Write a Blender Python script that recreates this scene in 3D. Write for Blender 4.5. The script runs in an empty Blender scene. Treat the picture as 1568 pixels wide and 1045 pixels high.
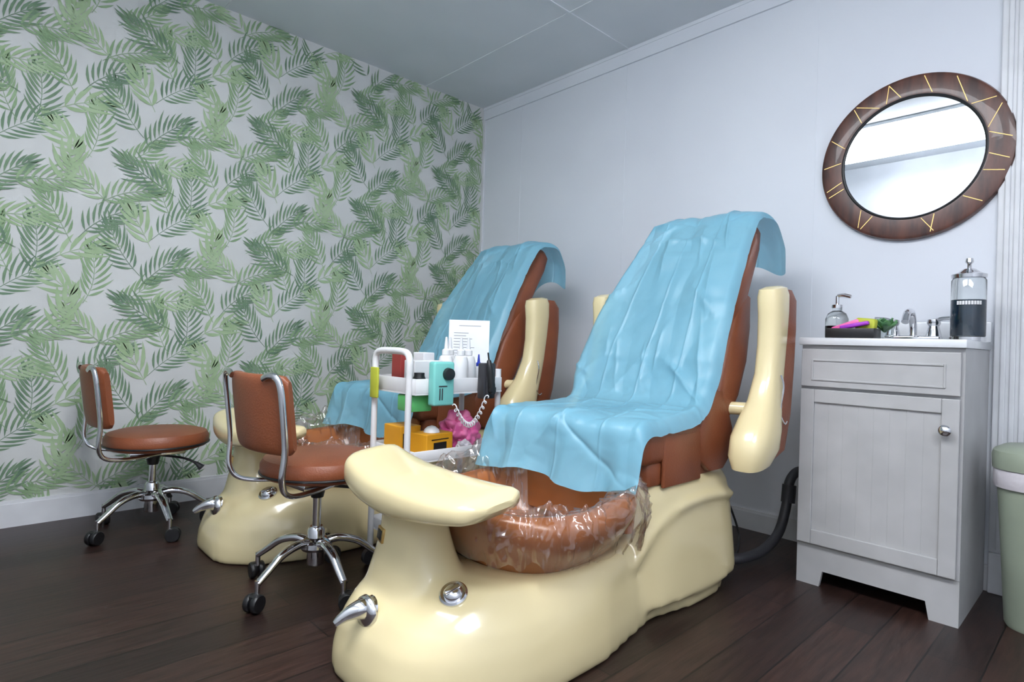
import bpy, bmesh, math, random
import numpy as np
from mathutils import Vector, Matrix, noise
from mathutils.bvhtree import BVHTree
random.seed(7)
pi=math.pi; cos=math.cos; sin=math.sin
WX,WY,HC=2.6556,3.1673,2.4644
XB,YF=-0.5,-1.4
scene=bpy.context.scene
# ---------------------------------------------------------------- materials
def lin(c):
    return tuple(((v/255)/12.92 if v/255<=0.04045 else ((v/255+0.055)/1.055)**2.4) for v in c)+(1,)
def mat(name,rgb,rough=.5,metal=0,rgb2=None,nscale=8,bump=0,bscale=60,trans=0,coat=0,emit=0,spec=.5,stretch=None,alpha=1,ndetail=2,sss=0):
    m=bpy.data.materials.new(name);m.use_nodes=True
    nt=m.node_tree;b=nt.nodes['Principled BSDF'];L=nt.links
    b.inputs['Base Color'].default_value=lin(rgb);b.inputs['Roughness'].default_value=rough
    b.inputs['Metallic'].default_value=metal;b.inputs['Specular IOR Level'].default_value=spec
    b.inputs['Transmission Weight'].default_value=trans;b.inputs['Coat Weight'].default_value=coat
    b.inputs['Alpha'].default_value=alpha
    tc=nt.nodes.new('ShaderNodeTexCoord');mp=nt.nodes.new('ShaderNodeMapping')
    L.new(tc.outputs['Object'],mp.inputs['Vector'])
    if stretch: mp.inputs['Scale'].default_value=stretch
    n=nt.nodes.new('ShaderNodeTexNoise');n.inputs['Scale'].default_value=nscale;n.inputs['Detail'].default_value=ndetail
    L.new(mp.outputs[0],n.inputs['Vector'])
    r=nt.nodes.new('ShaderNodeValToRGB')
    if rgb2 is None: rgb2=tuple(max(0,c*.95) for c in rgb)
    r.color_ramp.elements[0].position=.35;r.color_ramp.elements[1].position=.65
    r.color_ramp.elements[0].color=lin(rgb2);r.color_ramp.elements[1].color=lin(rgb)
    L.new(n.outputs['Fac'],r.inputs[0]);L.new(r.outputs[0],b.inputs['Base Color'])
    if emit:
        b.inputs['Emission Color'].default_value=lin(rgb);b.inputs['Emission Strength'].default_value=emit
    if bump:
        n2=nt.nodes.new('ShaderNodeTexNoise');n2.inputs['Scale'].default_value=bscale;n2.inputs['Detail'].default_value=2
        L.new(mp.outputs[0],n2.inputs['Vector'])
        bp=nt.nodes.new('ShaderNodeBump');bp.inputs['Strength'].default_value=bump;bp.inputs['Distance'].default_value=.01
        L.new(n2.outputs['Fac'],bp.inputs['Height']);L.new(bp.outputs[0],b.inputs['Normal'])
    return m
M={}
M['wallw']=mat('painted_wall_white',(224,228,235),.55,rgb2=(219,223,231),nscale=2,ndetail=1)
M['wallb']=mat('painted_wall_soft_white',(206,211,218),.6,rgb2=(202,207,214),nscale=2,ndetail=1)
M['wallp']=mat('wallpaper_base',(206,208,207),.7,rgb2=(199,201,200),nscale=5,ndetail=1)
M['ceil']=mat('ceiling_paint',(228,232,237),.7,rgb2=(223,228,233),nscale=3,ndetail=1)
M['trim']=mat('white_trim',(222,224,228),.4)
M['leafd']=mat('leaf_print_dark',(98,127,103),.7,rgb2=(120,148,116),nscale=12)
M['leafm']=mat('leaf_print_mid',(124,154,115),.7,rgb2=(146,172,134),nscale=12)
M['leafl']=mat('leaf_print_light',(150,176,134),.7,rgb2=(168,190,154),nscale=12)
M['cream']=mat('cream_gelcoat',(228,213,168),.22,rgb2=(224,208,162),nscale=3,coat=.5)
M['leather']=mat('brown_leather',(140,78,48),.42,rgb2=(126,68,42),nscale=6,bump=.12,bscale=180)
M['bowl']=mat('brown_basin_plastic',(170,104,58),.25,rgb2=(160,96,52),coat=.3)
M['chrome']=mat('chrome',(225,225,228),.1,1)
M['black']=mat('black_plastic',(24,24,26),.4)
M['dgrey']=mat('dark_grey_plastic',(52,52,56),.4)
M['whitep']=mat('white_plastic',(225,226,228),.35)
M['vanity']=mat('vanity_grey_paint',(180,180,181),.45)
M['vtop']=mat('vanity_top_white',(225,228,232),.2,coat=.4)
M['ss']=mat('mirror_glass',(232,236,240),.01,1)
M['wood']=mat('mirror_wood',(98,58,45),.38,rgb2=(60,35,29),nscale=7,stretch=(1,4,1),coat=.2,ndetail=4)
M['gold']=mat('gold_inlay',(205,172,110),.4,1)
M['bin']=mat('sage_green_plastic',(148,158,140),.4)
M['bag']=mat('white_bag_plastic',(205,200,205),.35,bump=.3,bscale=40)
M['glass']=mat('clear_glass',(240,245,245),.03,trans=1)
M['barb']=mat('blue_disinfectant',(20,58,84),.08,rgb2=(14,44,66),coat=.5)
M['soapd']=mat('dark_soap',(34,20,26),.15)
M['pink']=mat('pink_plastic',(226,92,160),.4,rgb2=(240,130,180),nscale=20)
M['purple']=mat('purple_plastic',(170,60,200),.3)
M['yel']=mat('yellow_box_card',(224,158,30),.5)
M['lime']=mat('lime_sponge',(186,192,60),.6)
M['lgreen']=mat('green_plastic',(96,190,110),.35)
M['teal']=mat('mint_device',(120,196,188),.35)
M['blue']=mat('blue_cap',(40,60,170),.3)
M['red']=mat('red_card',(160,60,56),.4)
M['paper']=mat('paper',(232,234,238),.7)
M['ink']=mat('ink_grey',(110,112,118),.7)
M['green']=mat('dark_leaf',(60,104,70),.5,rgb2=(100,150,90),nscale=30)
M['pipe']=mat('dark_hose',(52,52,56),.5)
M['lampb']=mat('lamp_housing',(225,228,230),.4)
M['lamp']=mat('fluorescent_lens',(249,251,255),.5,emit=19)
M['door']=mat('door_white',(215,218,222),.4)
def floor_mat():
    m=bpy.data.materials.new('dark_laminate_planks');m.use_nodes=True;nt=m.node_tree;L=nt.links;b=nt.nodes['Principled BSDF']
    tc=nt.nodes.new('ShaderNodeTexCoord')
    br=nt.nodes.new('ShaderNodeTexBrick');br.inputs['Scale'].default_value=1;br.inputs['Brick Width'].default_value=1.2;br.inputs['Row Height'].default_value=.125
    br.inputs['Mortar Size'].default_value=.0022;br.inputs['Color1'].default_value=lin((60,41,35));br.inputs['Color2'].default_value=lin((42,29,26));br.inputs['Mortar'].default_value=lin((13,10,9));br.offset=.37
    L.new(tc.outputs['Object'],br.inputs['Vector'])
    mp=nt.nodes.new('ShaderNodeMapping');mp.inputs['Scale'].default_value=(2,22,1);L.new(tc.outputs['Object'],mp.inputs['Vector'])
    n=nt.nodes.new('ShaderNodeTexNoise');n.inputs['Scale'].default_value=3;n.inputs['Detail'].default_value=6;n.inputs['Roughness'].default_value=.7;L.new(mp.outputs[0],n.inputs['Vector'])
    r=nt.nodes.new('ShaderNodeValToRGB');r.color_ramp.elements[0].position=.3;r.color_ramp.elements[0].color=(.3,.28,.28,1);r.color_ramp.elements[1].position=.7;r.color_ramp.elements[1].color=(1.2,1.12,1.1,1)
    L.new(n.outputs['Fac'],r.inputs[0])
    mx=nt.nodes.new('ShaderNodeMix');mx.data_type='RGBA';mx.blend_type='MULTIPLY';mx.inputs[0].default_value=1
    L.new(br.outputs['Color'],mx.inputs[6]);L.new(r.outputs[0],mx.inputs[7]);L.new(mx.outputs[2],b.inputs['Base Color'])
    b.inputs['Roughness'].default_value=.4
    bp=nt.nodes.new('ShaderNodeBump');bp.inputs['Strength'].default_value=.2;bp.inputs['Distance'].default_value=.004;L.new(n.outputs['Fac'],bp.inputs['Height']);L.new(bp.outputs[0],b.inputs['Normal'])
    return m
M['floor']=floor_mat()
def drape_mat():
    m=bpy.data.materials.new('blue_drape_nonwoven');m.use_nodes=True;nt=m.node_tree;L=nt.links;b=nt.nodes['Principled BSDF']
    b.inputs['Roughness'].default_value=.34
    tl=nt.nodes.new('ShaderNodeBsdfTranslucent');tl.inputs[0].default_value=lin((140,212,236))
    tr=nt.nodes.new('ShaderNodeBsdfTransparent');tr.inputs[0].default_value=(.78,.93,1,1)
    m1=nt.nodes.new('ShaderNodeMixShader');m1.inputs[0].default_value=.22
    m2=nt.nodes.new('ShaderNodeMixShader');m2.inputs[0].default_value=.18
    o=nt.nodes['Material Output']
    L.new(b.outputs[0],m1.inputs[1]);L.new(tl.outputs[0],m1.inputs[2]);L.new(m1.outputs[0],m2.inputs[1]);L.new(tr.outputs[0],m2.inputs[2]);L.new(m2.outputs[0],o.inputs[0])
    tc=nt.nodes.new('ShaderNodeTexCoord')
    n=nt.nodes.new('ShaderNodeTexNoise');n.inputs['Scale'].default_value=4;n.inputs['Detail'].default_value=2
    L.new(tc.outputs['Object'],n.inputs['Vector'])
    r=nt.nodes.new('ShaderNodeValToRGB');r.color_ramp.elements[0].position=.35;r.color_ramp.elements[0].color=lin((136,198,222));r.color_ramp.elements[1].position=.65;r.color_ramp.elements[1].color=lin((147,207,229))
    L.new(n.outputs['Fac'],r.inputs[0]);L.new(r.outputs[0],b.inputs['Base Color'])
    n2=nt.nodes.new('ShaderNodeTexNoise');n2.noise_type='RIDGED_MULTIFRACTAL';n2.inputs['Scale'].default_value=4.5;n2.inputs['Detail'].default_value=2;n2.inputs['Distortion'].default_value=.4
    L.new(tc.outputs['Object'],n2.inputs['Vector'])
    bp=nt.nodes.new('ShaderNodeBump');bp.inputs['Strength'].default_value=.3;bp.inputs['Distance'].default_value=.008;L.new(n2.outputs['Fac'],bp.inputs['Height'])
    L.new(bp.outputs[0],b.inputs['Normal'])
    return m
M['drape']=drape_mat()
def liner_mat():
    m=bpy.data.materials.new('clear_plastic_liner');m.use_nodes=True;nt=m.node_tree;L=nt.links
    b=nt.nodes['Principled BSDF'];b.inputs['Base Color'].default_value=(.95,.94,.93,1);b.inputs['Roughness'].default_value=.25
    gl=nt.nodes.new('ShaderNodeBsdfGlossy');gl.inputs['Roughness'].default_value=.16
    tr=nt.nodes.new('ShaderNodeBsdfTransparent');tr.inputs[0].default_value=(.985,.97,.95,1)
    tc=nt.nodes.new('ShaderNodeTexCoord')
    r=nt.nodes.new('ShaderNodeValToRGB');r.color_ramp.elements[0].position=.5;r.color_ramp.elements[0].color=(.02,.02,.02,1);r.color_ramp.elements[1].position=.9;r.color_ramp.elements[1].color=(.75,.75,.75,1)  # white streaks along noise ridges: crinkle highlights painted into the film
    n3=nt.nodes.new('ShaderNodeTexNoise');n3.noise_type='RIDGED_MULTIFRACTAL';n3.inputs['Scale'].default_value=7;n3.inputs['Detail'].default_value=2;n3.inputs['Distortion'].default_value=.6;n3.normalize=True
    L.new(tc.outputs['Object'],n3.inputs['Vector']);L.new(n3.outputs['Fac'],r.inputs[0])
    bp=nt.nodes.new('ShaderNodeBump');bp.inputs['Strength'].default_value=.5;bp.inputs['Distance'].default_value=.02;L.new(n3.outputs['Fac'],bp.inputs['Height'])
    for x in (b,gl): L.new(bp.outputs[0],x.inputs['Normal'])
    mg=nt.nodes.new('ShaderNodeMixShader');L.new(r.outputs[0],mg.inputs[0]);L.new(tr.outputs[0],mg.inputs[1]);L.new(b.outputs[0],mg.inputs[2])
    fr=nt.nodes.new('ShaderNodeFresnel');fr.inputs[0].default_value=1.5;L.new(bp.outputs[0],fr.inputs['Normal'])
    ad=nt.nodes.new('ShaderNodeMath');ad.operation='ADD';ad.inputs[1].default_value=.08;ad.use_clamp=True;L.new(fr.outputs[0],ad.inputs[0])
    mn=nt.nodes.new('ShaderNodeMath');mn.operation='MINIMUM';mn.inputs[1].default_value=.4;L.new(ad.outputs[0],mn.inputs[0])
    ms=nt.nodes.new('ShaderNodeMixShader');L.new(mn.outputs[0],ms.inputs[0]);L.new(mg.outputs[0],ms.inputs[1]);L.new(gl.outputs[0],ms.inputs[2])
    L.new(ms.outputs[0],nt.nodes['Material Output'].inputs[0])
    return m
M['liner']=liner_mat()
# ---------------------------------------------------------------- geometry helpers
def root(name,loc=(0,0,0),rz=0):
    e=bpy.data.objects.new(name,None);e.location=loc;e.rotation_euler=(0,0,rz);e.empty_display_size=.1
    scene.collection.objects.link(e);return e
def mk(name,vf,m,parent=None,smooth=True,Mx=None,auto=True):
    v,f=vf
    me=bpy.data.meshes.new(name);me.from_pydata([tuple(p) for p in v],[],f)
    if Mx is not None: me.transform(Mx)
    bm=bmesh.new();bm.from_mesh(me);bmesh.ops.recalc_face_normals(bm,faces=bm.faces);bm.to_mesh(me);bm.free()
    if smooth:
        for p in me.polygons:p.use_smooth=True
        if auto:
            try: me.set_sharp_from_angle(angle=math.radians(42))
            except Exception: pass
    ms=m if isinstance(m,list) else [m]
    for x in ms: me.materials.append(M[x])
    o=bpy.data.objects.new(name,me);scene.collection.objects.link(o)
    if parent:o.parent=parent
    return o
def cat(*parts):
    V=[];Fs=[]
    for v,f in parts:
        k=len(V);V+=[tuple(p) for p in v];Fs+=[[i+k for i in q] for q in f]
    return V,Fs
def xf(vf,Mx): return [tuple(Mx@Vector(p)) for p in vf[0]],vf[1]
def T(x,y,z):return Matrix.Translation((x,y,z))
def Rz(a):return Matrix.Rotation(a,4,'Z')
def Rx(a):return Matrix.Rotation(a,4,'X')
def Ry(a):return Matrix.Rotation(a,4,'Y')
def box(x0,x1,y0,y1,z0,z1,bev=0,seg=2):
    bm=bmesh.new();bmesh.ops.create_cube(bm,size=1)
    for v in bm.verts:
        v.co=Vector(((x0+x1)/2+v.co.x*(x1-x0),(y0+y1)/2+v.co.y*(y1-y0),(z0+z1)/2+v.co.z*(z1-z0)))
    if bev>0: bmesh.ops.bevel(bm,geom=list(bm.edges),offset=bev,segments=seg,profile=.5,affect='EDGES')
    bm.verts.index_update()
    r=([tuple(v.co) for v in bm.verts],[[v.index for v in f.verts] for f in bm.faces]);bm.free();return r
def loft(rings,cap=True):
    n=len(rings[0]);V=[p for r in rings for p in r];Fs=[]
    for i in range(len(rings)-1):
        for j in range(n):
            k=(j+1)%n;Fs.append([i*n+j,i*n+k,(i+1)*n+k,(i+1)*n+j])
    if cap:
        Fs.append(list(range(n))[::-1]);Fs.append([(len(rings)-1)*n+j for j in range(n)])
    return V,Fs
def sgp(c,e): return math.copysign(abs(c)**e,c)
def sering(c,A,B,a,b,ex=.6,n=32):
    c=Vector(c);A=Vector(A);B=Vector(B)
    return [tuple(c+A*(a*sgp(cos(2*pi*i/n),ex))+B*(b*sgp(sin(2*pi*i/n),ex))) for i in range(n)]
def zring(cx,cy,z,rx,ry,ex=.6,n=48): return sering((cx,cy,z),(1,0,0),(0,1,0),rx,ry,ex,n)
def lathe(prof,n=32,cx=0,cy=0):
    rings=[[(cx+max(r,1e-5)*cos(2*pi*i/n),cy+max(r,1e-5)*sin(2*pi*i/n),z) for i in range(n)] for r,z in prof]
    return loft(rings)
def catmull(pts,k=6):
    P=[Vector(p) for p in pts];out=[]
    for i in range(len(P)-1):
        a=P[max(i-1,0)];b=P[i];c=P[i+1];d=P[min(i+2,len(P)-1)]
        for j in range(k):
            t=j/k
            out.append(.5*((2*b)+(c-a)*t+(2*a-5*b+4*c-d)*t*t+(3*b-a-3*c+d)*t**3))
    out.append(P[-1]);return out
def tube(pts,r,n=10,k=6,sm=True,flat=1,rr=None):
    P=catmull(pts,k) if sm else [Vector(p) for p in pts]
    rings=[];up=None
    for i,p in enumerate(P):
        t=(P[min(i+1,len(P)-1)]-P[max(i-1,0)]).normalized()
        if up is None:
            up=Vector((0,0,1)) if abs(t.z)<.9 else Vector((1,0,0))
        up=(up-t*up.dot(t)).normalized();sd=t.cross(up)
        q=r if rr is None else rr(i/(len(P)-1))
        rings.append([tuple(p+sd*(q*cos(2*pi*j/n))+up*(q*flat*sin(2*pi*j/n))) for j in range(n)])
    return loft(rings)
def cyl(p0,p1,r,n=20): return tube([p0,p1],r,n=n,sm=False)
def torus(c,R,r,n=32,m=10,Mx=None):
    V=[];Fs=[]
    for i in range(n):
        a=2*pi*i/n
        for j in range(m):
            b=2*pi*j/m;V.append((c[0]+(R+r*cos(b))*cos(a),c[1]+(R+r*cos(b))*sin(a),c[2]+r*sin(b)))
    for i in range(n):
        for j in range(m):
            Fs.append([i*m+j,((i+1)%n)*m+j,((i+1)%n)*m+(j+1)%m,i*m+(j+1)%m])
    return V,Fs
def vor(x,y,z):
    d=noise.voronoi(Vector((x,y,z)))[0]
    return min(d[1]-d[0],.6)
# ---------------------------------------------------------------- room
wl=mk('wall_left',box(XB-.1,WX+.1,WY,WY+.1,0,HC),'wallp',smooth=False)
mk('wall_right',box(WX,WX+.1,YF-.1,WY,0,HC),'wallw',smooth=False)
mk('wall_back',box(XB-.1,XB,YF-.1,WY,0,HC),'wallb',smooth=False)
mk('wall_front',box(XB,WX,YF-.1,YF,0,HC),'wallw',smooth=False)
mk('floor',box(XB-.1,WX+.1,YF-.1,WY+.1,-.1,0),'floor',smooth=False)
mk('ceiling',box(XB-.1,WX+.1,YF-.1,WY+.1,HC,HC+.1),'ceil',smooth=False)
cs=cat(box(XB,WX,1.935,1.95,HC-.004,HC),box(2.15,2.165,YF,WY,HC-.003,HC),box(.93,.945,YF,WY,HC-.003,HC),box(XB,WX,.715,.73,HC-.004,HC))
mk('trim_ceiling_seams',cs,'ceil',smooth=False)
mk('baseboard_left',cat(box(XB,WX,WY-.012,WY,0,.095),box(XB,WX,WY-.009,WY,.095,.108)),'trim',smooth=False)
mk('baseboard_right',cat(box(WX-.012,WX,.336,WY-.012,0,.08),box(WX-.009,WX,.336,WY-.012,.08,.09)),'trim',smooth=False)
mk('trim_crown_right',cat(box(WX-.010,WX,YF,WY-.005,HC-.085,HC),box(WX-.014,WX,YF,WY-.005,HC-.018,HC-.0)),'wallw',smooth=False)
mk('trim_corner',box(WX-.012,WX,WY-.02,WY,.09,HC-.085),'trim',smooth=False)
mk('trim_panel_seams',cat(*[box(WX-.0015,WX,y,y+.004,.09,HC-.09) for y in (2.78,1.95,.95)]),'wallw',smooth=False)
cas=[box(WX-.018,WX,.2,.335,.14,HC-.088,.004)]
for k in range(4): cas.append(box(WX-.026,WX-.016,.222+k*.026,.238+k*.026,.15,HC-.1,.004))
cas.append(box(WX-.03,WX,.195,.334,0,.14,.004))
mk('trim_door_casing',cat(*cas),'trim',smooth=False)
dr=root('door_1')
mk('door_slab',cat(box(WX-.01,WX,-.62,.19,0,2.05),*[box(WX-.016,WX-.008,a,a+.3,z,z+h,.004) for a in (-.55,-.17) for z,h in ((.2,.7),(1.05,.85))]),'door',dr,smooth=False)
mk('door_casing_far',box(WX-.018,WX,-.74,-.62,0,HC-.088),'trim',dr,smooth=False)
mk('door_knob',xf(lathe([(0,0),(.025,0),(.025,.006),(.01,.01),(.01,.035),(.028,.045),(.03,.06),(.02,.075),(0,.078)]),T(WX-.01,-.55,1)@Ry(-pi/2)),'chrome',dr)
# wallpaper leaf print
def frond(L,ll,lw,n,curv,ang):
    polys=[]
    def ax(t):
        a=curv*t
        return np.array([L*t*cos(a*.5),L*t*sin(a*.5)]),a
    for i in range(n):
        t=.06+.92*i/(n-1)
        p,a=ax(t)
        l=ll*(.6+1.0*t if t<.4 else 1.0-.5*(t-.4)/.6)
        l=max(.45*ll,min(l,ll))
        for s in (1,-1):
            th=a+s*(ang*(1-.65*t**1.5))
            l2=l*(1+.14*sin(i*2.3+s))
            d=np.array([cos(th),sin(th)]);nn=np.array([-d[1],d[0]])*s
            bend=-.26*l2
            c=lambda u:p+d*l2*u+nn*(bend*u*u)
            pts=[c(0)]+[c(u)+nn*lw*.5*w for u,w in ((.25,.8),(.5,1),(.78,.62))]+[c(1)]+[c(u)-nn*lw*.5*w for u,w in ((.78,.62),(.5,1),(.25,.8))]
            polys.append([tuple(q) for q in pts])
    a=[ax(t)[0] for t in np.linspace(-.12,1,7)];w=.0013
    polys.append([tuple(q+np.array([0,w])) for q in a]+[tuple(q-np.array([0,w])) for q in a[::-1]])
    return polys
TW,TH=.58,.64
spec=[]
rr=random.Random(33)
lay=[(.12,.10,40,1),(.38,.06,140,0),(.62,.14,65,2),(.88,.05,25,3),(.02,.30,120,2),(.27,.30,75,1),(.50,.36,30,0),(.77,.32,135,1),
     (.12,.52,20,3),(.37,.56,125,2),(.63,.58,60,1),(.90,.55,110,0),(.03,.76,60,1),(.28,.80,30,2),(.52,.80,140,3),(.77,.78,45,2),(.40,.93,85,0),(.93,.92,150,1)]
for k,(fx_,fz_,an,ty) in enumerate(lay):
    x=(fx_+rr.uniform(-.02,.02))*TW;z=(fz_+rr.uniform(-.02,.02))*TH
    base=an+rr.uniform(-10,10)
    if ty==0: fr=frond(.16,.14,.0185,5,rr.uniform(-.5,.5),math.radians(48));mt=2
    elif ty==1: fr=frond(.225,.120,.0112,10,rr.uniform(-.8,.8),math.radians(60));mt=0
    elif ty==2: fr=frond(.215,.116,.0118,9,rr.uniform(-.8,.8),math.radians(56));mt=1
    else: fr=frond(.195,.108,.0128,8,rr.uniform(-.7,.7),math.radians(54));mt=1 if k%2 else 2
    spec.append((x,z,math.radians(base),fr,mt,k))
V=[];Fs=[];mi=[]
ntx=int((WX-XB)/TW)+2;ntz=int(HC/TH)+2
for a in range(-1,ntx):
    for b in range(-1,ntz):
        ox=XB+a*TW;oz=b*TH+(TH/2 if a%2 else 0)
        for (x,z,an,fr,mt,k) in spec:
            ca,sa=cos(an),sin(an)
            for pl in fr:
                q=[(ox+x+(u-.1)*ca-v*sa,oz+z+(u-.1)*sa+v*ca) for u,v in pl]
                xs=[p[0] for p in q];zs=[p[1] for p in q]
                if min(xs)<XB-.02 or max(xs)>WX+.02 or min(zs)<.03 or max(zs)>HC+.03: continue
                s=len(V);V+=[(min(WX-.013,p[0]),WY-.0006-.0002*k-(.00008 if len(pl)>8 else 0),min(HC-.001,p[1])) for p in q];Fs.append(list(range(s,s+len(q))));mi.append(mt)
me=bpy.data.meshes.new('wallpaper_leaf_print');me.from_pydata(V,[],Fs)
for nme in ('leafd','leafm','leafl'): me.materials.append(M[nme])
me.polygons.foreach_set('material_index',mi)
lo=bpy.data.objects.new('wallpaper_leaf_print',me);scene.collection.objects.link(lo);lo.parent=wl
# ---------------------------------------------------------------- ceiling light and added fill
for y0 in (.45,-1.15):  # second one is an unseen fill, added to brighten right wall and vanity
    lf=root('ceiling_light_or_fill')
    mk('housing',box(-.02,.58,y0-.02,y0+1.24,HC-.025,HC,.006),'lampb',lf,smooth=False)
    mk('lens',box(0,.56,y0,y0+1.22,HC-.095,HC-.025,.012,1),'lamp',lf,smooth=False)
# ---------------------------------------------------------------- pedicure chair (local: x world, y=0 centre)
def modapply(o):
    dg=bpy.context.evaluated_depsgraph_get();dg.update()
    me=bpy.data.meshes.new_from_object(o.evaluated_get(dg));o.modifiers.clear();o.data=me
    return o
def build_chair():
    parts=[]
    def add(n,vf,m,**k):
        o=mk(n,vf,m,None,**k);parts.append(o);return o
    def bring(z,x0,x1,h,ex=.5,waist=.06,n=96):
        cx=(x0+x1)/2;rx=(x1-x0)/2;out=[]
        for i in range(n):
            a=2*pi*i/n;x=cx+rx*sgp(cos(a),ex+.12);y=h*sgp(sin(a),ex)
            w=1-(waist/h)*math.exp(-((x-1.52)/.2)**2)
            if x<1.0: w*=1-.14*((1.0-x)/.3)**2
            out.append((x,y*w,z))
        return out
    body=loft([bring(0.0,.675,2.075,.31),bring(.06,.68,2.07,.31),bring(.12,.70,2.06,.30),bring(.165,.735,2.05,.288),bring(.205,.79,2.03,.27,waist=.04),bring(.238,.85,2.0,.245,waist=.03)])
    pc=.05
    pil=loft([zring(.92,0.01,.06,.155,.25,.8),zring(.895,.03,.14,.13,.20,.8),zring(.88,pc,.21,.105,.145,.8),zring(.875,pc,.29,.085,.105,.75),zring(.87,pc,.36,.07,.088,.7),zring(.86,pc,.44,.065,.10,.7)])
    rear=loft([zring(1.745,0,.05,.325,.30,.42),zring(1.745,0,.15,.32,.292,.42),zring(1.735,0,.3,.31,.28,.4),zring(1.73,0,.375,.30,.27,.4),zring(1.725,0,.412,.28,.25,.4)])
    archs=[]
    for s in (1,-1):
        archs.append(tube([(1.43,s*.245,.18),(1.5,s*.265,.28),(1.62,s*.275,.33),(1.8,s*.28,.34),(1.96,s*.28,.325)],.014,n=8))
    b=add('base_shell',cat(body,pil,rear,*archs),'cream')
    md=b.modifiers.new('r','REMESH');md.mode='VOXEL';md.voxel_size=.011;md.use_smooth_shade=True
    md=b.modifiers.new('s','SMOOTH');md.factor=.6;md.iterations=9
    modapply(b)
    cut=mk('cut',loft([zring(1.22,0,.17,.16,.16,.8),zring(1.22,0,.24,.215,.2,.75),zring(1.22,0,.3,.25,.235,.75),zring(1.22,0,.6,.255,.25,.75)]),'bowl')
    md=b.modifiers.new('b','BOOLEAN');md.operation='DIFFERENCE';md.object=cut;md.solver='EXACT'
    modapply(b)
    bpy.data.objects.remove(cut)
    for p in b.data.polygons:p.use_smooth=True
    try: b.data.set_sharp_from_angle(angle=math.radians(50))
    except Exception: pass
    while len(b.data.materials)>1: b.data.materials.pop()
    bvh=BVHTree.FromPolygons([v.co for v in b.data.vertices],[list(p.vertices) for p in b.data.polygons])
    rings=[]
    for i in range(33):
        t=-1+2*i/32
        y=-t*.28
        zc=.446+(.030*t**2 if t<0 else .016*t**2)
        hz=(.047-.002*t*t) if t<0 else (.047-.021*t)
        hx=.098-.012*abs(t)**3
        if abs(t)>.86:
            q=math.sqrt(max(0,1-((abs(t)-.86)/.14)**2))*.72+.28; hz*=q;hx*=.35+.65*q
        xc=.835+.03*t*t
        rings.append(sering((xc,y,zc),(1,0,.12),(0,0,1),hx,hz,.58,28))
    add('footrest_bar',loft(rings),'cream')
    def R(z,rx,ry):
        o=[]
        for x,y,_ in zring(0,0,z,rx,ry,.75,72):
            if x<0: x*=.86
            o.append((1.21+x,y,z+(.028*x/.3 if (x>0 and z>.3) else 0)))
        return o
    add('basin',loft([R(.185,.15,.14),R(.21,.2,.19),R(.245,.24,.235),R(.28,.27,.265),R(.31,.292,.29),R(.335,.303,.303),R(.36,.306,.305),R(.38,.298,.295),R(.392,.282,.276),R(.393,.266,.258),R(.382,.252,.24),R(.35,.244,.23),R(.28,.226,.205),R(.23,.19,.16),R(.205,.12,.1)]),'bowl')
    add('basin_backrest',loft([sering((1.42+.03*t,0,.28+.2*t),(1,0,-.15),(0,1,0),.03,.235,.35,32) for t in (0,.3,.6,.9,1)]),'bowl')
    # --- plastic liner hugging the rim
    n=480;prof=[(.45,.225),(.70,.255),(.79,.31),(.82,.36),(.86,.40),(.93,.412),(.99,.405),(1.03,.38),(1.04,.355),(1.03,.325),(.99,.285)]
    pr=[]
    for i in range(len(prof)-1):
        for j in range(7):
            t=j/7;pr.append((prof[i][0]*(1-t)+prof[i+1][0]*t,prof[i][1]*(1-t)+prof[i+1][1]*t))
    pr.append(prof[-1])
    V=[];Fs=[]
    rdg=lambda x,y,z,k:max(0,1-k*abs(noise.noise(Vector((x,y,z)))))
    for pi_,(s,z) in enumerate(pr):
        u=pi_/(len(pr)-1)
        for i in range(n):
            a=2*pi*i/n
            x=.305*sgp(cos(a),.75)*(.86 if cos(a)<0 else 1);y=.305*sgp(sin(a),.75)
            big=noise.noise(Vector((cos(a)*3.5,sin(a)*3.5,u*1.8)))
            f1=rdg(cos(a)*6,sin(a)*6,u*2.2+3,4.5);f2=rdg(cos(a)*13+4,sin(a)*13,u*3.5,4);f3=rdg(cos(a)*9+u*4,sin(a)*9-u*4,u*6,5)
            inner=-1 if u<.4 else 1
            ss=s+inner*(.008+max(0,.03*(big+.2)+.045*f1+.024*f2+.02*f3))
            zz=z+(.028*x/.3 if x>0 else 0)*(1 if z>.3 else .3)
            hem=max(0,u-.75)/.25
            zz+=hem*(.05*noise.noise(Vector((cos(a)*5,sin(a)*5,2)))-.004)
            mid=math.exp(-((u-.5)/.13)**2)
            zz+=mid*(.025*max(0,noise.noise(Vector((cos(a)*2.6+2,sin(a)*2.6,7))))+.018*f1)
            if sin(a)>0: zz+=mid*.06*math.exp(-((cos(a)-.25)/.3)**2)
            V.append((max(1.21+x*ss,.94),y*ss,zz))
    for r_ in range(len(pr)-1):
        for i in range(n):
            k=(i+1)%n;Fs.append([r_*n+i,r_*n+k,(r_+1)*n+k,(r_+1)*n+i])
    add('basin_liner',(V,Fs),'liner',auto=False)
    # --- seat
    sk=lambda vf:([(x-.16*y*max(0,(1.86-x)/.45),y,z) for x,y,z in vf[0]],vf[1])
    add('seat_cushion',sk(box(1.40,1.86,-.268,.258,.47,.585,.03,4)),'leather')
    add('seat_skirt',sk(cat(box(1.44,1.86,-.255,.255,.405,.48,.012,2),*[box(1.50,1.74,s*.265-.006,s*.265+.006,.40,.555,.005) for s in (1,-1)])),'leather')
    sidep=[]
    for s in (1,-1): sidep.append(loft([sering((1.85,s*.258,z),(1,0,0),(0,1,0),w,.02,.5,20) for z,w in ((.42,.05),(.46,.11),(.55,.115),(.63,.07),(.68,.03))]))
    add('arm_mounts',cat(*sidep),'leather')
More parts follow.
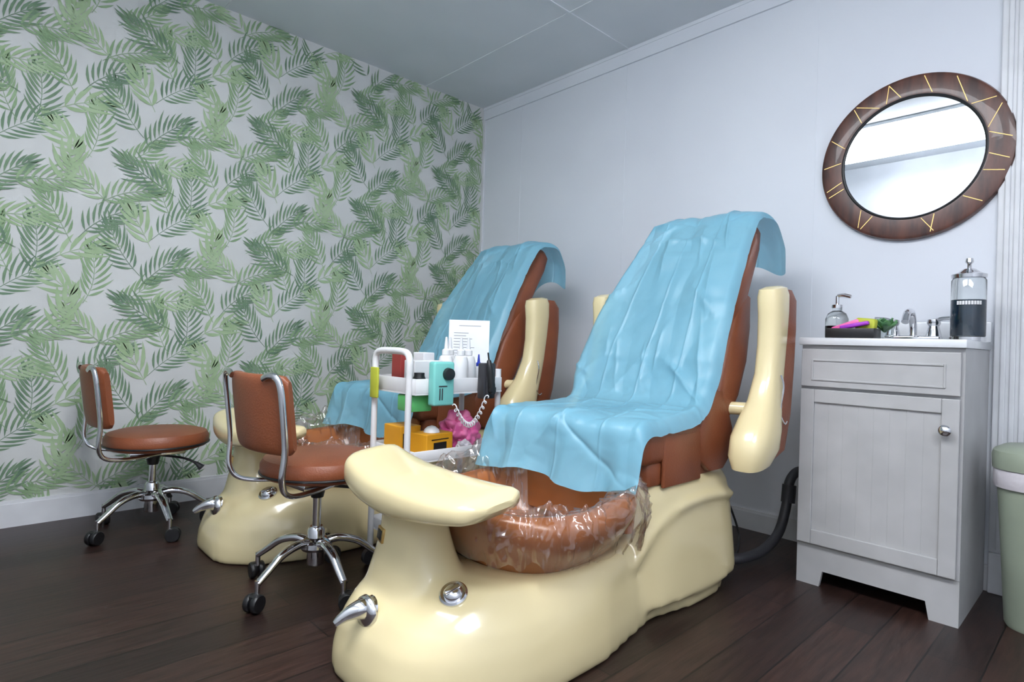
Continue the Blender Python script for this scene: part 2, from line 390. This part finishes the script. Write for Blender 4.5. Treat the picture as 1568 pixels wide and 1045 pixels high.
    # --- backrest
    secs=[(1.80,.56,.235,.06),(1.83,.66,.25,.068),(1.88,.80,.25,.07),(1.96,.96,.24,.068),(2.05,1.12,.228,.064),(2.125,1.22,.212,.058),(2.165,1.285,.195,.05),(2.18,1.31,.17,.03)]
    rings=[]
    for i,(x,z,hy,ht) in enumerate(secs):
        a=secs[max(0,i-1)];c=secs[min(len(secs)-1,i+1)]
        t=Vector((c[0]-a[0],0,c[1]-a[1])).normalized();nn=Vector((t.z,0,-t.x))
        rings.append(sering((x+.068,-.028*max(0,(z-.6)/.7),z),(0,1,0),nn,hy,ht,.5,36))
    add('backrest',loft(rings),'leather')
    wv=[]
    for s in (1,-1):
        wv.append(loft([sering((x,s*y,z),(1,0,-.3),(0,1,0),w,.024,.6,20) for x,y,z,w in ((1.89,.252,.60,.05),(1.93,.256,.68,.07),(1.985,.254,.80,.075),(2.05,.24,.92,.06),(2.10,.225,1.02,.035))]))
    add('backrest_wings',cat(*wv),'leather')
    # --- arm rests (raised)
    av=[];bv=[]
    for s in (1,-1):
        o_=-.018 if s>0 else 0
        S=[(1.86,.375,.432,.02,.03),(1.885,.375,.445,.075,.05),(1.90,.375,.49,.102,.064),(1.915,.375,.55,.102,.064),(1.945,.372,.60,.085,.057),(1.985,.37,.66,.068,.046),(2.02,.368,.75,.058,.04),(2.035,.368,.85,.058,.04),(2.04,.368,.95,.062,.042),(2.035,.368,1.01,.064,.043),(2.03,.368,1.035,.055,.038),(2.03,.368,1.043,.03,.02)]
        av.append(loft([sering((x,s*(y+o_),z),(1,0,.15),(0,1,0),w,d,.72,28) for x,y,z,w,d in S]))
        B=[(1.99,.372,.45,.03,.02),(2.02,.372,.48,.07,.034),(2.05,.372,.6,.08,.036),(2.085,.37,.75,.07,.034),(2.1,.37,.9,.065,.034),(2.1,.37,1.0,.06,.034),(2.09,.37,1.035,.04,.026)]
        bv.append(loft([sering((x+.01,s*(y+o_),z),(1,0,0),(0,1,0),w,d,.6,24) for x,y,z,w,d in B]))
        av.append(cyl((1.93,s*.25,.62),(1.97,s*.36,.62),.022))
    add('armrests',cat(*av),'cream');add('armrest_padding',cat(*bv),'leather')
    # --- chrome fittings
    ch=[]
    loc,nr,_,_=bvh.ray_cast(Vector((0,.03,.165)),Vector((1,0,0)))
    p=loc
    ch.append(xf(lathe([(0,0),(.036,0),(.04,.004),(.038,.014),(.03,.02),(0,.022)]),T(p.x-.004,p.y,p.z)@Ry(-pi/2)))
    ch.append(tube([(p.x,p.y,p.z+.006),(p.x-.03,p.y,p.z+.012),(p.x-.06,p.y+.008,p.z+.004),(p.x-.085,p.y+.014,p.z-.012)],.02,n=14,rr=lambda t:.03-.022*t))
    loc,nr,_,_=bvh.ray_cast(Vector((.855,-.14,1)),Vector((0,0,-1)))
    q=nr.to_track_quat('Z','Y').to_matrix().to_4x4()
    ch.append(xf(lathe([(0,-.01),(.034,-.01),(.034,.004),(.03,.008),(.024,.006),(.022,.012),(.012,.018),(0,.02)]),T(*loc)@q))
    ch.append(xf(box(-.02,.02,-.006,.006,.014,.024,.004),T(*loc)@q@Rz(.8)))
    ch.append(cyl((1.02,.285,.2),(1.02,.285,.42),.014));ch.append(xf(lathe([(0,-.02),(.018,-.02),(.03,.0),(.032,.02),(.022,.038),(0,.042)]),T(1.02,.285,.42)@Ry(-.5)))
    ch.append(tube([(2.0,-.415,.74),(2.0,-.425,.70),(1.99,-.42,.62),(2.0,-.43,.58),(2.02,-.43,.585)],.003,n=6))
    add('chrome_fittings',cat(*ch),'chrome')
    loc,nr,_,_=bvh.ray_cast(Vector((0,.095,.32)),Vector((1,0,0)))
    q=nr.to_track_quat('X','Z').to_matrix().to_4x4()
    add('badge_frame',xf(box(-.006,.004,-.022,.022,-.018,.018,.002),T(*loc)@q),'gold')
    add('badge_face',xf(box(-.003,.0055,-.016,.016,-.012,.012,.001),T(*loc)@q),'black')
    # --- drape
    path=catmull([(1.325,0,.405),(1.345,0,.46),(1.36,0,.53),(1.378,0,.578),(1.43,0,.592),(1.54,0,.594),(1.66,0,.60),(1.755,0,.625),(1.81,0,.70),(1.87,0,.845),(1.955,0,1.03),(2.055,0,1.20),(2.115,0,1.29),(2.16,0,1.33),(2.23,0,1.345),(2.30,0,1.33),(2.335,0,1.26),(2.345,0,1.19),(2.34,0,1.12)],14)
    NS=len(path);NT=200
    V=[];Fs=[]
    acc=[0]
    for i in range(1,NS): acc.append(acc[-1]+(path[i]-path[i-1]).length)
    tot=acc[-1]
    ab=lambda x:math.sqrt(x*x+.0002)
    rl=random.Random(4);lines=[]
    for _ in range(44):
        s0=rl.uniform(0,1.35);t0=rl.uniform(-.95,.95);an=rl.choice([.15,1.4,.7,-.6,1.57,0,1.2,2.2])+rl.uniform(-.2,.2);ln=rl.uniform(.12,.42)
        lines.append((s0,t0*.27,s0+ln*sin(an),t0*.27+ln*cos(an),rl.uniform(.005,.012)*rl.choice([1,1,-.6]),rl.uniform(.006,.018)))
    def seg(px,py,l):
        ax_,ay,bx_,by,am,wd=l
        dx,dy=bx_-ax_,by-ay;L2=dx*dx+dy*dy;tt=max(0,min(1,((px-ax_)*dx+(py-ay)*dy)/L2))
        d=math.hypot(px-ax_-tt*dx,py-ay-tt*dy)
        if d>wd*5: return 0
        return am*math.exp(-d/wd)*(4*tt*(1-tt)+.15)
    for i,p in enumerate(path):
        s=acc[i];tg=(path[min(i+1,NS-1)]-path[max(i-1,0)]).normalized();nn=Vector((-tg.z,0,tg.x))
        z=p.z
        onback=max(0,min(1,(s-.50)/.15)); top=max(0,min(1,(z-.7)/.64))
        flap=max(0,1-s/.18)
        rear=max(0,min(1,(s-(tot-.30))/.2))
        hw=.288-.062*top*onback+.03*rear+.014*(1-top)*onback
        skw=max(0,(1.8-p.x)/.42)
        bell=math.exp(-((z-.88)/.2)**2)*onback*(1-rear)
        for j in range(NT+1):
            t=-1+2*j/NT;y=t*hw-.022*top*onback-.006+.018*(1-top)*onback
            if t>0: y+=.04*bell*t*t
            r1=ab(noise.noise(Vector((s*2.2+2,t*1.3+s*1.5,8))));r2=ab(noise.noise(Vector((s*1.8-t*1.6,t*2.2,21))))
            v1=vor(s*5.5+.6*t,t*1.5-s*.9,3.3);v2=vor(s*12,t*3.4+s*2,9.1)
            w=noise.noise(Vector((s*1.6,t*1.4,3)))
            disp=.008+.007*w+.014*r1+.012*r2+.009*v1+.004*v2
            for l in lines: disp+=seg(s,t*.27,l)
            disp=max(.001,disp)*(1-.45*rear)
            for c in (-.5,0,.5): disp+=.004*math.exp(-abs(t-c)/.014)
            for c in (.30,.52,.74,.96,1.18): disp+=.004*math.exp(-abs(s-c)/.006)
            e=max(0,abs(t)-.88)/.12
            q=p+nn*disp
            if onback>0: q=q-nn*(.03*e*e*onback)
            if onback<1: q.z-=.045*e*e*(1-onback)*(1-flap)
            q.x-=.16*y*skw*1.0
            q.x+=flap*(.010*sin(t*9+.6)+.006*sin(t*19+s*9)+.02*v1)
            q.z+=flap*flap*(.012*sin(t*5)+.012*t)
            q.x+=rear*(.018*sin(t*8)+.012)
            q.z-=rear*(.03*sin(t*6+1)-.03*max(0,-t))
            V.append((q.x,y+.008*w,q.z))
    for i in range(NS-1):
        for j in range(NT):
            a=i*(NT+1)+j;Fs.append([a,a+1,a+NT+2,a+NT+1])
    add('disposable_blue_drape',(V,Fs),'drape',auto=False)
    return parts
parts=build_chair()
for k,yc in enumerate((1.22,2.355)):
    r=root('pedicure_spa_chair',(0,yc,0))
    for o in parts:
        if k==0: o.parent=r
        else:
            c=bpy.data.objects.new(o.name,o.data);scene.collection.objects.link(c);c.parent=r
# ---------------------------------------------------------------- stools (local: back at -x)
def stool(loc,rz,h,ph):
    r=root('rolling_stool',loc,rz)
    mk('seat',xf(lathe([(0,h-.07),(.16,h-.07),(.182,h-.062),(.192,h-.045),(.192,h-.022),(.182,h-.005),(.15,h+.004),(.07,h+.007),(0,h+.008)],48),T(.015,0,0)),'leather',r)
    mk('seat_rim',torus((.015,0,h-.05),.192,.004,48,8),'black',r)
    rings=[]
    for i in range(21):
        t=-1+2*i/20;a=t*.17/.28
        k=math.sqrt(max(0,1-((abs(t)-.8)/.2)**2))*.75+.25 if abs(t)>.8 else 1
        c=Vector((-.225+.28*(1-cos(a))*.8,.28*sin(a)*1.02,h+.155))
        A=Vector((cos(a),-sin(a),0));rings.append(sering(c,A,(-.12,0,1),.021*(.5+.5*k),.118*(.8+.2*k),.45,28))
    mk('backrest',loft(rings),'leather',r)
    ch=[]
    for s in (1,-1):
        ch.append(tube([(.02,s*.075,h-.085),(-.10,s*.12,h-.088),(-.185,s*.155,h-.075),(-.215,s*.170,h-.03),(-.212,s*.176,h+.06),(-.222,s*.178,h+.16),(-.232,s*.176,h+.24),(-.238,s*.160,h+.268),(-.243,s*.13,h+.272),(-.245,s*.10,h+.262)],.0105,n=12,flat=.75))
    ch.append(box(-.1,.1,-.09,.09,h-.092,h-.07,.004))
    ch.append(lathe([(.014,.17),(.014,h-.09),(0,h-.09)],20))
    ch.append(lathe([(0,.075),(.026,.075),(.028,.08),(.028,.19),(.02,.20),(0,.2)],24))
    ch.append(lathe([(0,.125),(.045,.125),(.052,.135),(.05,.15),(.03,.165),(0,.165)],24))
    bl=[];RL=.215
    for k in range(5):
        a=2*pi*k/5+ph;ca,sa=cos(a),sin(a)
        P=lambda rr,z:(rr*ca,rr*sa,z)
        ch.append(tube([P(.02,.145),P(.07,.155),P(.13,.14),P(.18,.105),P(RL,.08)],.015,n=12,flat=.8,rr=lambda t:.018-.006*t))
        ch.append(cyl(P(RL,.045),P(RL,.09),.008))
        px,py=RL*ca,RL*sa
        b2=a+.9*k
        tx,ty=cos(b2),sin(b2);ox,oy=px+.012*ty,py-.012*tx
        for s in (1,-1):
            bl.append(xf(lathe([(0,-.009),(.024,-.009),(.027,-.005),(.027,.005),(.024,.009),(0,.009)],24),T(ox+s*.013*tx,oy+s*.013*ty,.027)@Rz(b2)@Ry(pi/2)))
        bl.append(xf(box(-.012,.012,-.016,.016,.024,.052,.006),T(ox,oy,0)@Rz(b2)))
    bl.append(lathe([(0,h-.14),(.02,h-.14),(.024,h-.12),(.03,h-.095),(0,h-.095)],20))
    bl.append(tube([(.02,-.03,h-.1),(.09,-.09,h-.11),(.13,-.12,h-.13),(.15,-.135,h-.15)],.006,n=8,rr=lambda t:.005+.011*max(0,t-.6)/.4))
    mk('chrome_frame',cat(*ch),'chrome',r);mk('casters_and_gas_lift',cat(*bl),'black',r)
    return r
stool((.87,1.835,0),.10,.435,math.radians(46))
stool((.60,2.80,0),.0,.41,math.radians(59))
# ---------------------------------------------------------------- cart
CX0,CX1,CY0,CY1=1.112,1.50,1.64,1.92
ct=root('salon_trolley_cart')
cw=[]
def tray(z0,z1):
    t=.006
    return [box(CX0,CX1,CY0,CY1,z0,z0+t),box(CX0,CX1,CY0,CY0+t,z0+t,z1,.002),box(CX0,CX1,CY1-t,CY1,z0+t,z1,.002),box(CX0,CX0+t,CY0+t,CY1-t,z0+t,z1,.002),box(CX1-t,CX1,CY0+t,CY1-t,z0+t,z1,.002)]
for z0,z1 in ((.635,.69),(.405,.445),(.13,.17)): cw+=tray(z0,z1)
for x in (CX0-.008,CX1+.008):
    for y in (CY0+.03,CY1-.03): cw.append(cyl((x,y,.06),(x,y,.72),.011,14))
for x,d in ((CX0-.008,-1),):
    cw.append(tube([(x,CY0+.03,.71),(x,CY0+.03,.755),(x,CY0+.055,.778),(x,(CY0+CY1)/2,.782),(x,CY1-.055,.778),(x,CY1-.03,.755),(x,CY1-.03,.71)],.012,n=12))
mk('cart_frame_and_trays',cat(*cw),'whitep',ct)
cb=[]
for x in (CX0-.008,CX1+.008):
    for y in (CY0+.03,CY1-.03):
        cb.append(xf(lathe([(0,-.01),(.03,-.01),(.03,.01),(0,.01)],20),T(x,y,.03)@Rx(pi/2)));cb.append(box(x-.01,x+.01,y-.014,y+.014,.035,.065,.003))
mk('cart_casters',cat(*cb),'dgrey',ct)
mk('hanging_green_bin',box(CX0+.005,CX0+.09,CY0+.03,CY0+.12,.575,.632,.006),'lgreen',ct)
mk('hanging_yellow_bin',box(CX0-.03,CX0-.02,CY1-.08,CY1-.03,.61,.72,.004),'lime',ct)
b1=root('glove_boxes',(.012,0,0))
mk('box_a',box(1.12,1.205,1.755,1.865,.4115,.515,.003),'yel',b1,smooth=False)
mk('box_b',xf(box(-.062,.062,-.045,.045,0,.085,.003),T(1.215,1.703,.4115)@Rz(.12)),'yel',b1,smooth=False)
mk('box_labels',cat(xf(box(-.03,.03,-.047,-.045,.02,.055),T(1.215,1.703,.411)@Rz(.12)),xf(box(-.04,.04,-.047,-.045,.064,.067),T(1.215,1.703,.411)@Rz(.12)),box(1.13,1.16,1.7535,1.755,.44,.49)),'black',b1,smooth=False)
mk('glove_tissue',xf(lathe([(.03,0),(.026,.012),(.014,.022),(0,.026)],14),T(1.215,1.703,.494)),'whitep',b1)
def crumple(cx,cy,cz,rx,ry,rz,seed,amp=.25):
    bm=bmesh.new();bmesh.ops.create_icosphere(bm,subdivisions=5,radius=1)
    for v in bm.verts:
        c=v.co
        d=1+amp*noise.noise(c*2.3+Vector((seed,0,0)))+amp*.8*vor(c.x*2+seed,c.y*2,c.z*2)
        v.co=v.co*d;v.co=Vector((cx+v.co.x*rx,cy+v.co.y*ry,max(cz-rz*.85,cz+v.co.z*rz)))
    bm.verts.index_update();r=([tuple(v.co) for v in bm.verts],[[v.index for v in f.verts] for f in bm.faces]);bm.free();return r
mk('crumpled_pink_bag',crumple(1.40,1.76,.475,.07,.06,.065,3,.5),'pink')
mk('crumpled_clear_bag',crumple(1.35,1.672,.435,.030,.017,.025,8,.3),'bag')
tb=root('product_boxes',(.015,0,0))
mk('red_box',box(1.15,1.20,1.82,1.88,.6415,.77,.003),'red',tb,smooth=False)
mk('white_box',box(1.13,1.25,1.70,1.765,.6415,.75,.003),'whitep',tb,smooth=False)
mk('white_box_label',box(1.20,1.235,1.6985,1.70,.70,.73),'blue',tb,smooth=False)
mk('cream_box',box(1.25,1.30,1.82,1.89,.6415,.775,.003),'paper',tb,smooth=False)
def nozz(x,y,z,s=1,body='whitep',cap='whitep',nm='nozzle_bottle'):
    r=root(nm,(x,y,z))
    mk('body',lathe([(0,0),(.018*s,0),(.02*s,.004),(.02*s,.075*s),(.016*s,.088*s),(.009*s,.092*s),(0,.092*s)],20),body,r)
    mk('nozzle',lathe([(0,.092*s),(.011*s,.092*s),(.011*s,.104*s),(.006*s,.108*s),(.003*s,.138*s),(0,.14*s)],14),cap,r)
for (x,y) in ((1.305,1.735),(1.35,1.77),(1.335,1.685),(1.39,1.71)): nozz(x,y,.6415,1.4)
nozz(1.45,1.72,.6415,.95,'whitep','blue','blue_cap_bottle')
nozz(1.42,1.83,.6415,.95,'glass','whitep','clear_bottle')
mk('dark_nail_tin',lathe([(0,.6415),(.022,.6415),(.022,.69),(.018,.70),(.018,.71),(0,.71)],20,1.145,1.67),'black')
nd=root('nail_drill_controller',(-.018,0,0))
mk('body',box(1.175,1.262,1.60,1.636,.60,.75,.008,3),'teal',nd)
mk('dial',cat(xf(lathe([(0,0),(.022,0),(.02,.014),(0,.016)],24),T(1.232,1.60,.708)@Rx(pi/2))),'black',nd)
mk('display',cat(box(1.198,1.202,1.5985,1.601,.62,.66),box(1.208,1.212,1.5985,1.601,.62,.66),box(1.195,1.23,1.5985,1.601,.665,.669)),'dgrey',nd,smooth=False)
dd=root('electric_nail_file',(-.055,0,0))
mk('cradle',cat(box(1.43,1.488,1.60,1.636,.615,.745,.006),box(1.44,1.455,1.592,1.602,.63,.74,.003)),'dgrey',dd)
mk('handpiece',cat(xf(lathe([(0,0),(.011,0),(.014,.03),(.013,.09),(.008,.12),(.003,.125),(.003,.15),(0,.15)],18),T(1.46,1.585,.635)@Rx(-.06)@Ry(-.12)),box(1.445,1.47,1.575,1.602,.64,.66,.003)),'black',dd)
sp=[]
for i in range(150):
    a=i*.62;t=i/149;sp.append((1.29+.15*t,1.588+.009*cos(a),.60-.085*sin(pi*t)+.03*t+.009*sin(a)))
mk('spiral_cord',tube(sp,.0022,n=6,sm=False),'whitep',dd)
ps=root('price_list_sheet')
pm=T(1.503,1.85,.692)@Rz(math.radians(-42))@Rx(math.radians(-9))
mk('sheet',xf(box(-.083,.083,-.0008,.0008,.0,.22),pm),'paper',ps,smooth=False)
mk('text_lines',cat(*[xf(box(-.062+(.02 if k==0 else 0),-.062+w,-.0014,-.0009,z-.05,z-.048),pm) for k,(z,w) in enumerate(((.245,.11),(.215,.06),(.203,.05),(.191,.075),(.179,.055),(.167,.06),(.155,.085),(.143,.05),(.131,.07)))]),'ink',ps,smooth=False)
# ---------------------------------------------------------------- vanity
vn=root('bathroom_vanity')
VX,VY0,VY1=2.208,.345,.815;VB=2.636
g=[]
g.append(box(VX+.0165,VB-.011,VY0,VY0+.016,.0,.845));g.append(box(VX+.0165,VB-.011,VY1-.016,VY1,.0,.845));g.append(box(VX+.017,VB-.011,VY0+.017,VY1-.017,.13,.16))
g.append(box(VB-.01,VB,VY0,VY1,.0,.845))
g.append(box(VX,VX+.016,VY0,VY1,.141,.845))
kz=[(VY0,0),(VY0+.075,0),(VY0+.085,.055),(VY1-.085,.055),(VY1-.075,0),(VY1,0),(VY1,.140),(VY0,.140)]
g.append(([(VX,y,z) for y,z in kz]+[(VX+.016,y,z) for y,z in kz],[list(range(8)),list(range(8,16))[::-1]]+[[i,(i+1)%8,(i+1)%8+8,i+8] for i in range(8)]))
g.append(box(VX-.018,VX-.001,VY0+.008,VY1-.004,.70,.832,.002))
for (a,b,c,d) in ((VY0+.05,VY1-.045,.722,.728),(VY0+.05,VY1-.045,.79,.796)): g.append(box(VX-.022,VX-.017,a,b,c,d,.001))
g.append(box(VX-.0215,VX-.017,VY0+.044,VY0+.0499,.722,.796,.001));g.append(box(VX-.0215,VX-.017,VY1-.0449,VY1-.039,.722,.796,.001))
dz0,dz1=.148,.69;dy0,dy1=VY0+.008,VY1-.004
for q in (box(VX-.018,VX-.001,dy0,dy0+.045,dz0,dz1,.002),box(VX-.018,VX-.001,dy1-.045,dy1,dz0,dz1,.002),box(VX-.018,VX-.001,dy0+.0455,dy1-.0455,dz0,dz0+.05,.002),box(VX-.018,VX-.001,dy0+.0455,dy1-.0455,dz1-.045,dz1,.002)): g.append(q)
nb=8;w=(dy1-dy0-.09)/nb
g.append(box(VX-.009,VX-.001,dy0+.045,dy1-.045,dz0+.05,dz1-.045))
for k in range(nb): g.append(box(VX-.0096,VX-.0085,dy0+.0455+k*w,dy0+.0455+(k+1)*w-.0016,dz0+.05,dz1-.045,.0004,1))
mk('cabinet',cat(*g),'vanity',vn,smooth=False)
mk('countertop',cat(box(VX-.022,WX-.022,VY0-.006,VY1+.006,.846,.872,.004)),'vtop',vn)
mk('sink_rim',loft([zring(2.385,.58,z,rx,ry,.8) for z,rx,ry in ((.866,.135,.185),(.873,.13,.18),(.873,.118,.168),(.86,.1,.15),(.85,.05,.08))]),'vtop',vn)
mk('knob',xf(lathe([(0,0),(.008,0),(.008,.012),(.016,.018),(.017,.026),(.012,.032),(0,.034)],24),T(VX-.018,.385,.595)@Ry(-pi/2)),'chrome',vn)
mk('sink_backsplash',box(WX-.045,WX-.022,VY0-.006,VY1+.006,.8725,.945,.004),'vtop')
fc=[]
fy=.545;fx=2.50
fc.append(box(fx-.025,fx+.025,fy-.085,fy+.085,.8735,.89,.006,3))
for s in (1,-1):
    fc.append(lathe([(0,.888),(.024,.888),(.021,.905),(.016,.925),(.021,.934),(.019,.948),(0,.952)],20,fx,fy+s*.062))
    fc.append(tube([(fx,fy+s*.062,.942),(fx-.015,fy+s*.085,.95),(fx-.03,fy+s*.115,.952)],.007,n=8))
fc.append(tube([(fx,fy,.885),(fx,fy,.93),(fx-.03,fy,.972),(fx-.08,fy,.968),(fx-.11,fy,.935)],.012,n=12))
mk('sink_faucet',cat(*fc),'chrome')
CT=.8738
sb=root('soap_dispenser',(2.335,.745,CT))
mk('bottle',lathe([(0,0),(.036,0),(.038,.004),(.038,.07),(.03,.09),(.016,.1),(.016,.112),(0,.112)],32),'glass',sb)
mk('soap',lathe([(0,.003),(.034,.003),(.0345,.045),(0,.045)],32),'soapd',sb)
mk('pump',cat(lathe([(0,.11),(.018,.11),(.018,.122),(.006,.126),(.006,.155),(0,.155)],18),tube([(0,0,.155),(0,-.02,.157),(0,-.045,.15)],.0065,n=8)),'chrome',sb)
st=root('black_soap_tray',(2.245,.665,CT))
mk('tray',cat(box(-.034,.034,-.069,.069,0,.006,.002),box(-.04,-.034,-.075,.075,0,.032,.002),box(.034,.04,-.075,.075,0,.032,.002),box(-.034,.034,-.075,-.069,0,.032,.002),box(-.034,.034,.069,.075,0,.032,.002)),'black',st)
mk('pink_pumice',xf(box(-.012,.012,-.045,.045,0,.016,.005,3),T(0,.02,.036)@Rx(-.35)),'pink',st)
mk('purple_brush',xf(box(-.012,.012,-.045,.045,0,.014,.005,3),T(-.012,-.01,.036)@Rx(-.2)),'purple',st)
mk('yellow_sponge',xf(box(-.02,.02,-.03,.03,0,.042,.008,3),T(.014,-.035,.026)@Rx(.1)),'lime',st)
rg=root('succulent_in_glass',(2.335,.592,CT))
mk('glass_cup',lathe([(0,0),(.026,0),(.03,.045),(.028,.045),(.024,.004),(0,.004)],28),'glass',rg)
lv=[]
for k in range(14):
    a=k*2.4;t=.5+.5*k/14
    lv.append(xf(loft([sering((0,0,z),(1,0,0),(0,1,0),w,.003,.8,10) for z,w in ((0,.004),(.018,.013),(.038,.015),(.05,.007),(.054,.001))]),T(0,0,.024)@Rz(a)@Rx(.9*t)))
mk('leaves',cat(*lv),'green',rg)
jr=root('disinfectant_jar',(2.44,.378,CT))
mk('jar_glass',lathe([(0,.0125),(.046,.0125),(.048,.016),(.048,.2),(.044,.207),(.0,.207)],40),'glass',jr)
mk('disinfectant_liquid',lathe([(0,.016),(.044,.016),(.0445,.135),(0,.135)],40),'barb',jr)
mk('lid',cat(lathe([(0,.208),(.048,.208),(.049,.22),(.03,.228),(.018,.238),(.012,.24),(0,.24)],36),lathe([(0,.24),(.006,.24),(.006,.255),(.012,.262),(.01,.274),(0,.277)],20),lathe([(0,.0),(.05,.0),(.05,.012),(0,.012)],36)),'chrome',jr)
mk('label_text',cat(*[xf(box(-.0015,.0,-.003,.003,.0,.012),Rz(pi+.2+.16*k)@T(.0495,0,.118)) for k in range(-4,5)]),'whitep',jr,smooth=False)
# ---------------------------------------------------------------- mirror
mr=root('round_wall_mirror',(WX,.60,1.578))
Q=Ry(-pi/2)
mk('wood_frame',xf(lathe([(.232,0.0),(.232,.016),(.238,.024),(.30,.03),(.312,.026),(.316,.016),(.316,0)],96),Q),'wood',mr)
mk('inner_rim',xf(torus((0,0,.02),.234,.006,96,8),Q),'black',mr)
mk('glass',xf(lathe([(0,.007),(.236,.007),(.236,.019),(0,.019)],96),Q),'ss',mr)
fo=[o for o in scene.objects if o.name.startswith('wood_frame')][0]
bm=bmesh.new();bm.from_mesh(fo.data);bmesh.ops.delete(bm,geom=[f for f in bm.faces if len(f.verts)>4],context='FACES');bm.to_mesh(fo.data);bm.free()
gi=[]
def pol(r,a):return np.array([r*cos(a),r*sin(a)])
for a0,a1 in ((84,88),(70,66),(103,107),(110,112),(138,146),(150,148),(190,196),(200,194),(224,228),(248,250),(262,258),(280,272),(284,296),(310,302),(314,332),(344,352),(8,14),(20,14),(26,38),(44,40)):
    p0=pol(.242,math.radians(a0));p1=pol(.303,math.radians(a1));d=p1-p0;L_=np.linalg.norm(d);d/=L_;nn=np.array([-d[1],d[0]])*.0012
    vs=[(*(p0-nn),.0235),(*(p0+nn),.0235),(*(p1+nn),.0294),(*(p1-nn),.0294)]
    vs+=[(x,y,z+.0017) for x,y,z in vs]
    gi.append(xf((vs,[[0,1,2,3],[7,6,5,4],[0,4,5,1],[1,5,6,2],[2,6,7,3],[3,7,4,0]]),Q))
mk('gold_inlay_lines',cat(*gi),'gold',mr,smooth=False)
# ---------------------------------------------------------------- bin
tb2=root('trash_bin',(2.41,.165,0))
n=48
def bx(z,r): return zring(0,0,z,r,r,.72,n)
mk('bin_body',loft([bx(0,.092),bx(.01,.097),bx(.3,.113),bx(.47,.124),bx(.48,.124),bx(.48,.118),bx(.3,.106),bx(.02,.09)]),'bin',tb2)
mk('bin_bag',loft([bx(.475,.122),bx(.482,.127),bx(.477,.131),bx(.44,.132),bx(.425,.129)],cap=False),'bag',tb2)
mk('bin_lid',loft([bx(.482,.134),bx(.52,.136),bx(.535,.132),bx(.548,.11),bx(.553,.05)]),'bin',tb2)
# ---------------------------------------------------------------- drain hose
mk('drain_hose',cat(tube([(2.64,.93,.31),(2.56,.95,.32),(2.50,.96,.28),(2.47,.96,.18),(2.40,.96,.09),(2.28,.97,.045),(2.15,.99,.04),(2.10,1.02,.04)],.019,n=14),cyl((2.49,.96,.2),(2.5,.96,.27),.027),cyl((2.64,.93,.31),(2.655,.93,.31),.04)),'pipe')
mk('power_cable',tube([(2.64,1.35,.35),(2.6,1.3,.2),(2.55,1.2,.03),(2.4,1.12,.012),(2.2,1.05,.012),(2.1,1.1,.012)],.005,n=8),'black')
# ---------------------------------------------------------------- camera, world
f,yaw,pit,roll,chh=896.46,0.8146,0.0031,0.0299,0.8215
F=Vector((cos(yaw)*cos(pit),sin(yaw)*cos(pit),sin(pit)));R=Vector((sin(yaw),-cos(yaw),0));U=R.cross(F)
R2=R*cos(roll)+U*sin(roll);U2=-R*sin(roll)+U*cos(roll)
cd=bpy.data.cameras.new('camera');cd.sensor_width=36;cd.lens=36*f/1568;cd.clip_start=.02
co=bpy.data.objects.new('camera',cd);scene.collection.objects.link(co)
mw=Matrix((R2,U2,-F)).transposed().to_4x4();mw.translation=Vector((0,0,chh));co.matrix_world=mw
scene.camera=co
w=bpy.data.worlds.new('world');scene.world=w;w.use_nodes=True;w.node_tree.nodes['Background'].inputs[0].default_value=(.6,.65,.7,1);w.node_tree.nodes['Background'].inputs[1].default_value=.3
scene.view_settings.view_transform='Standard'
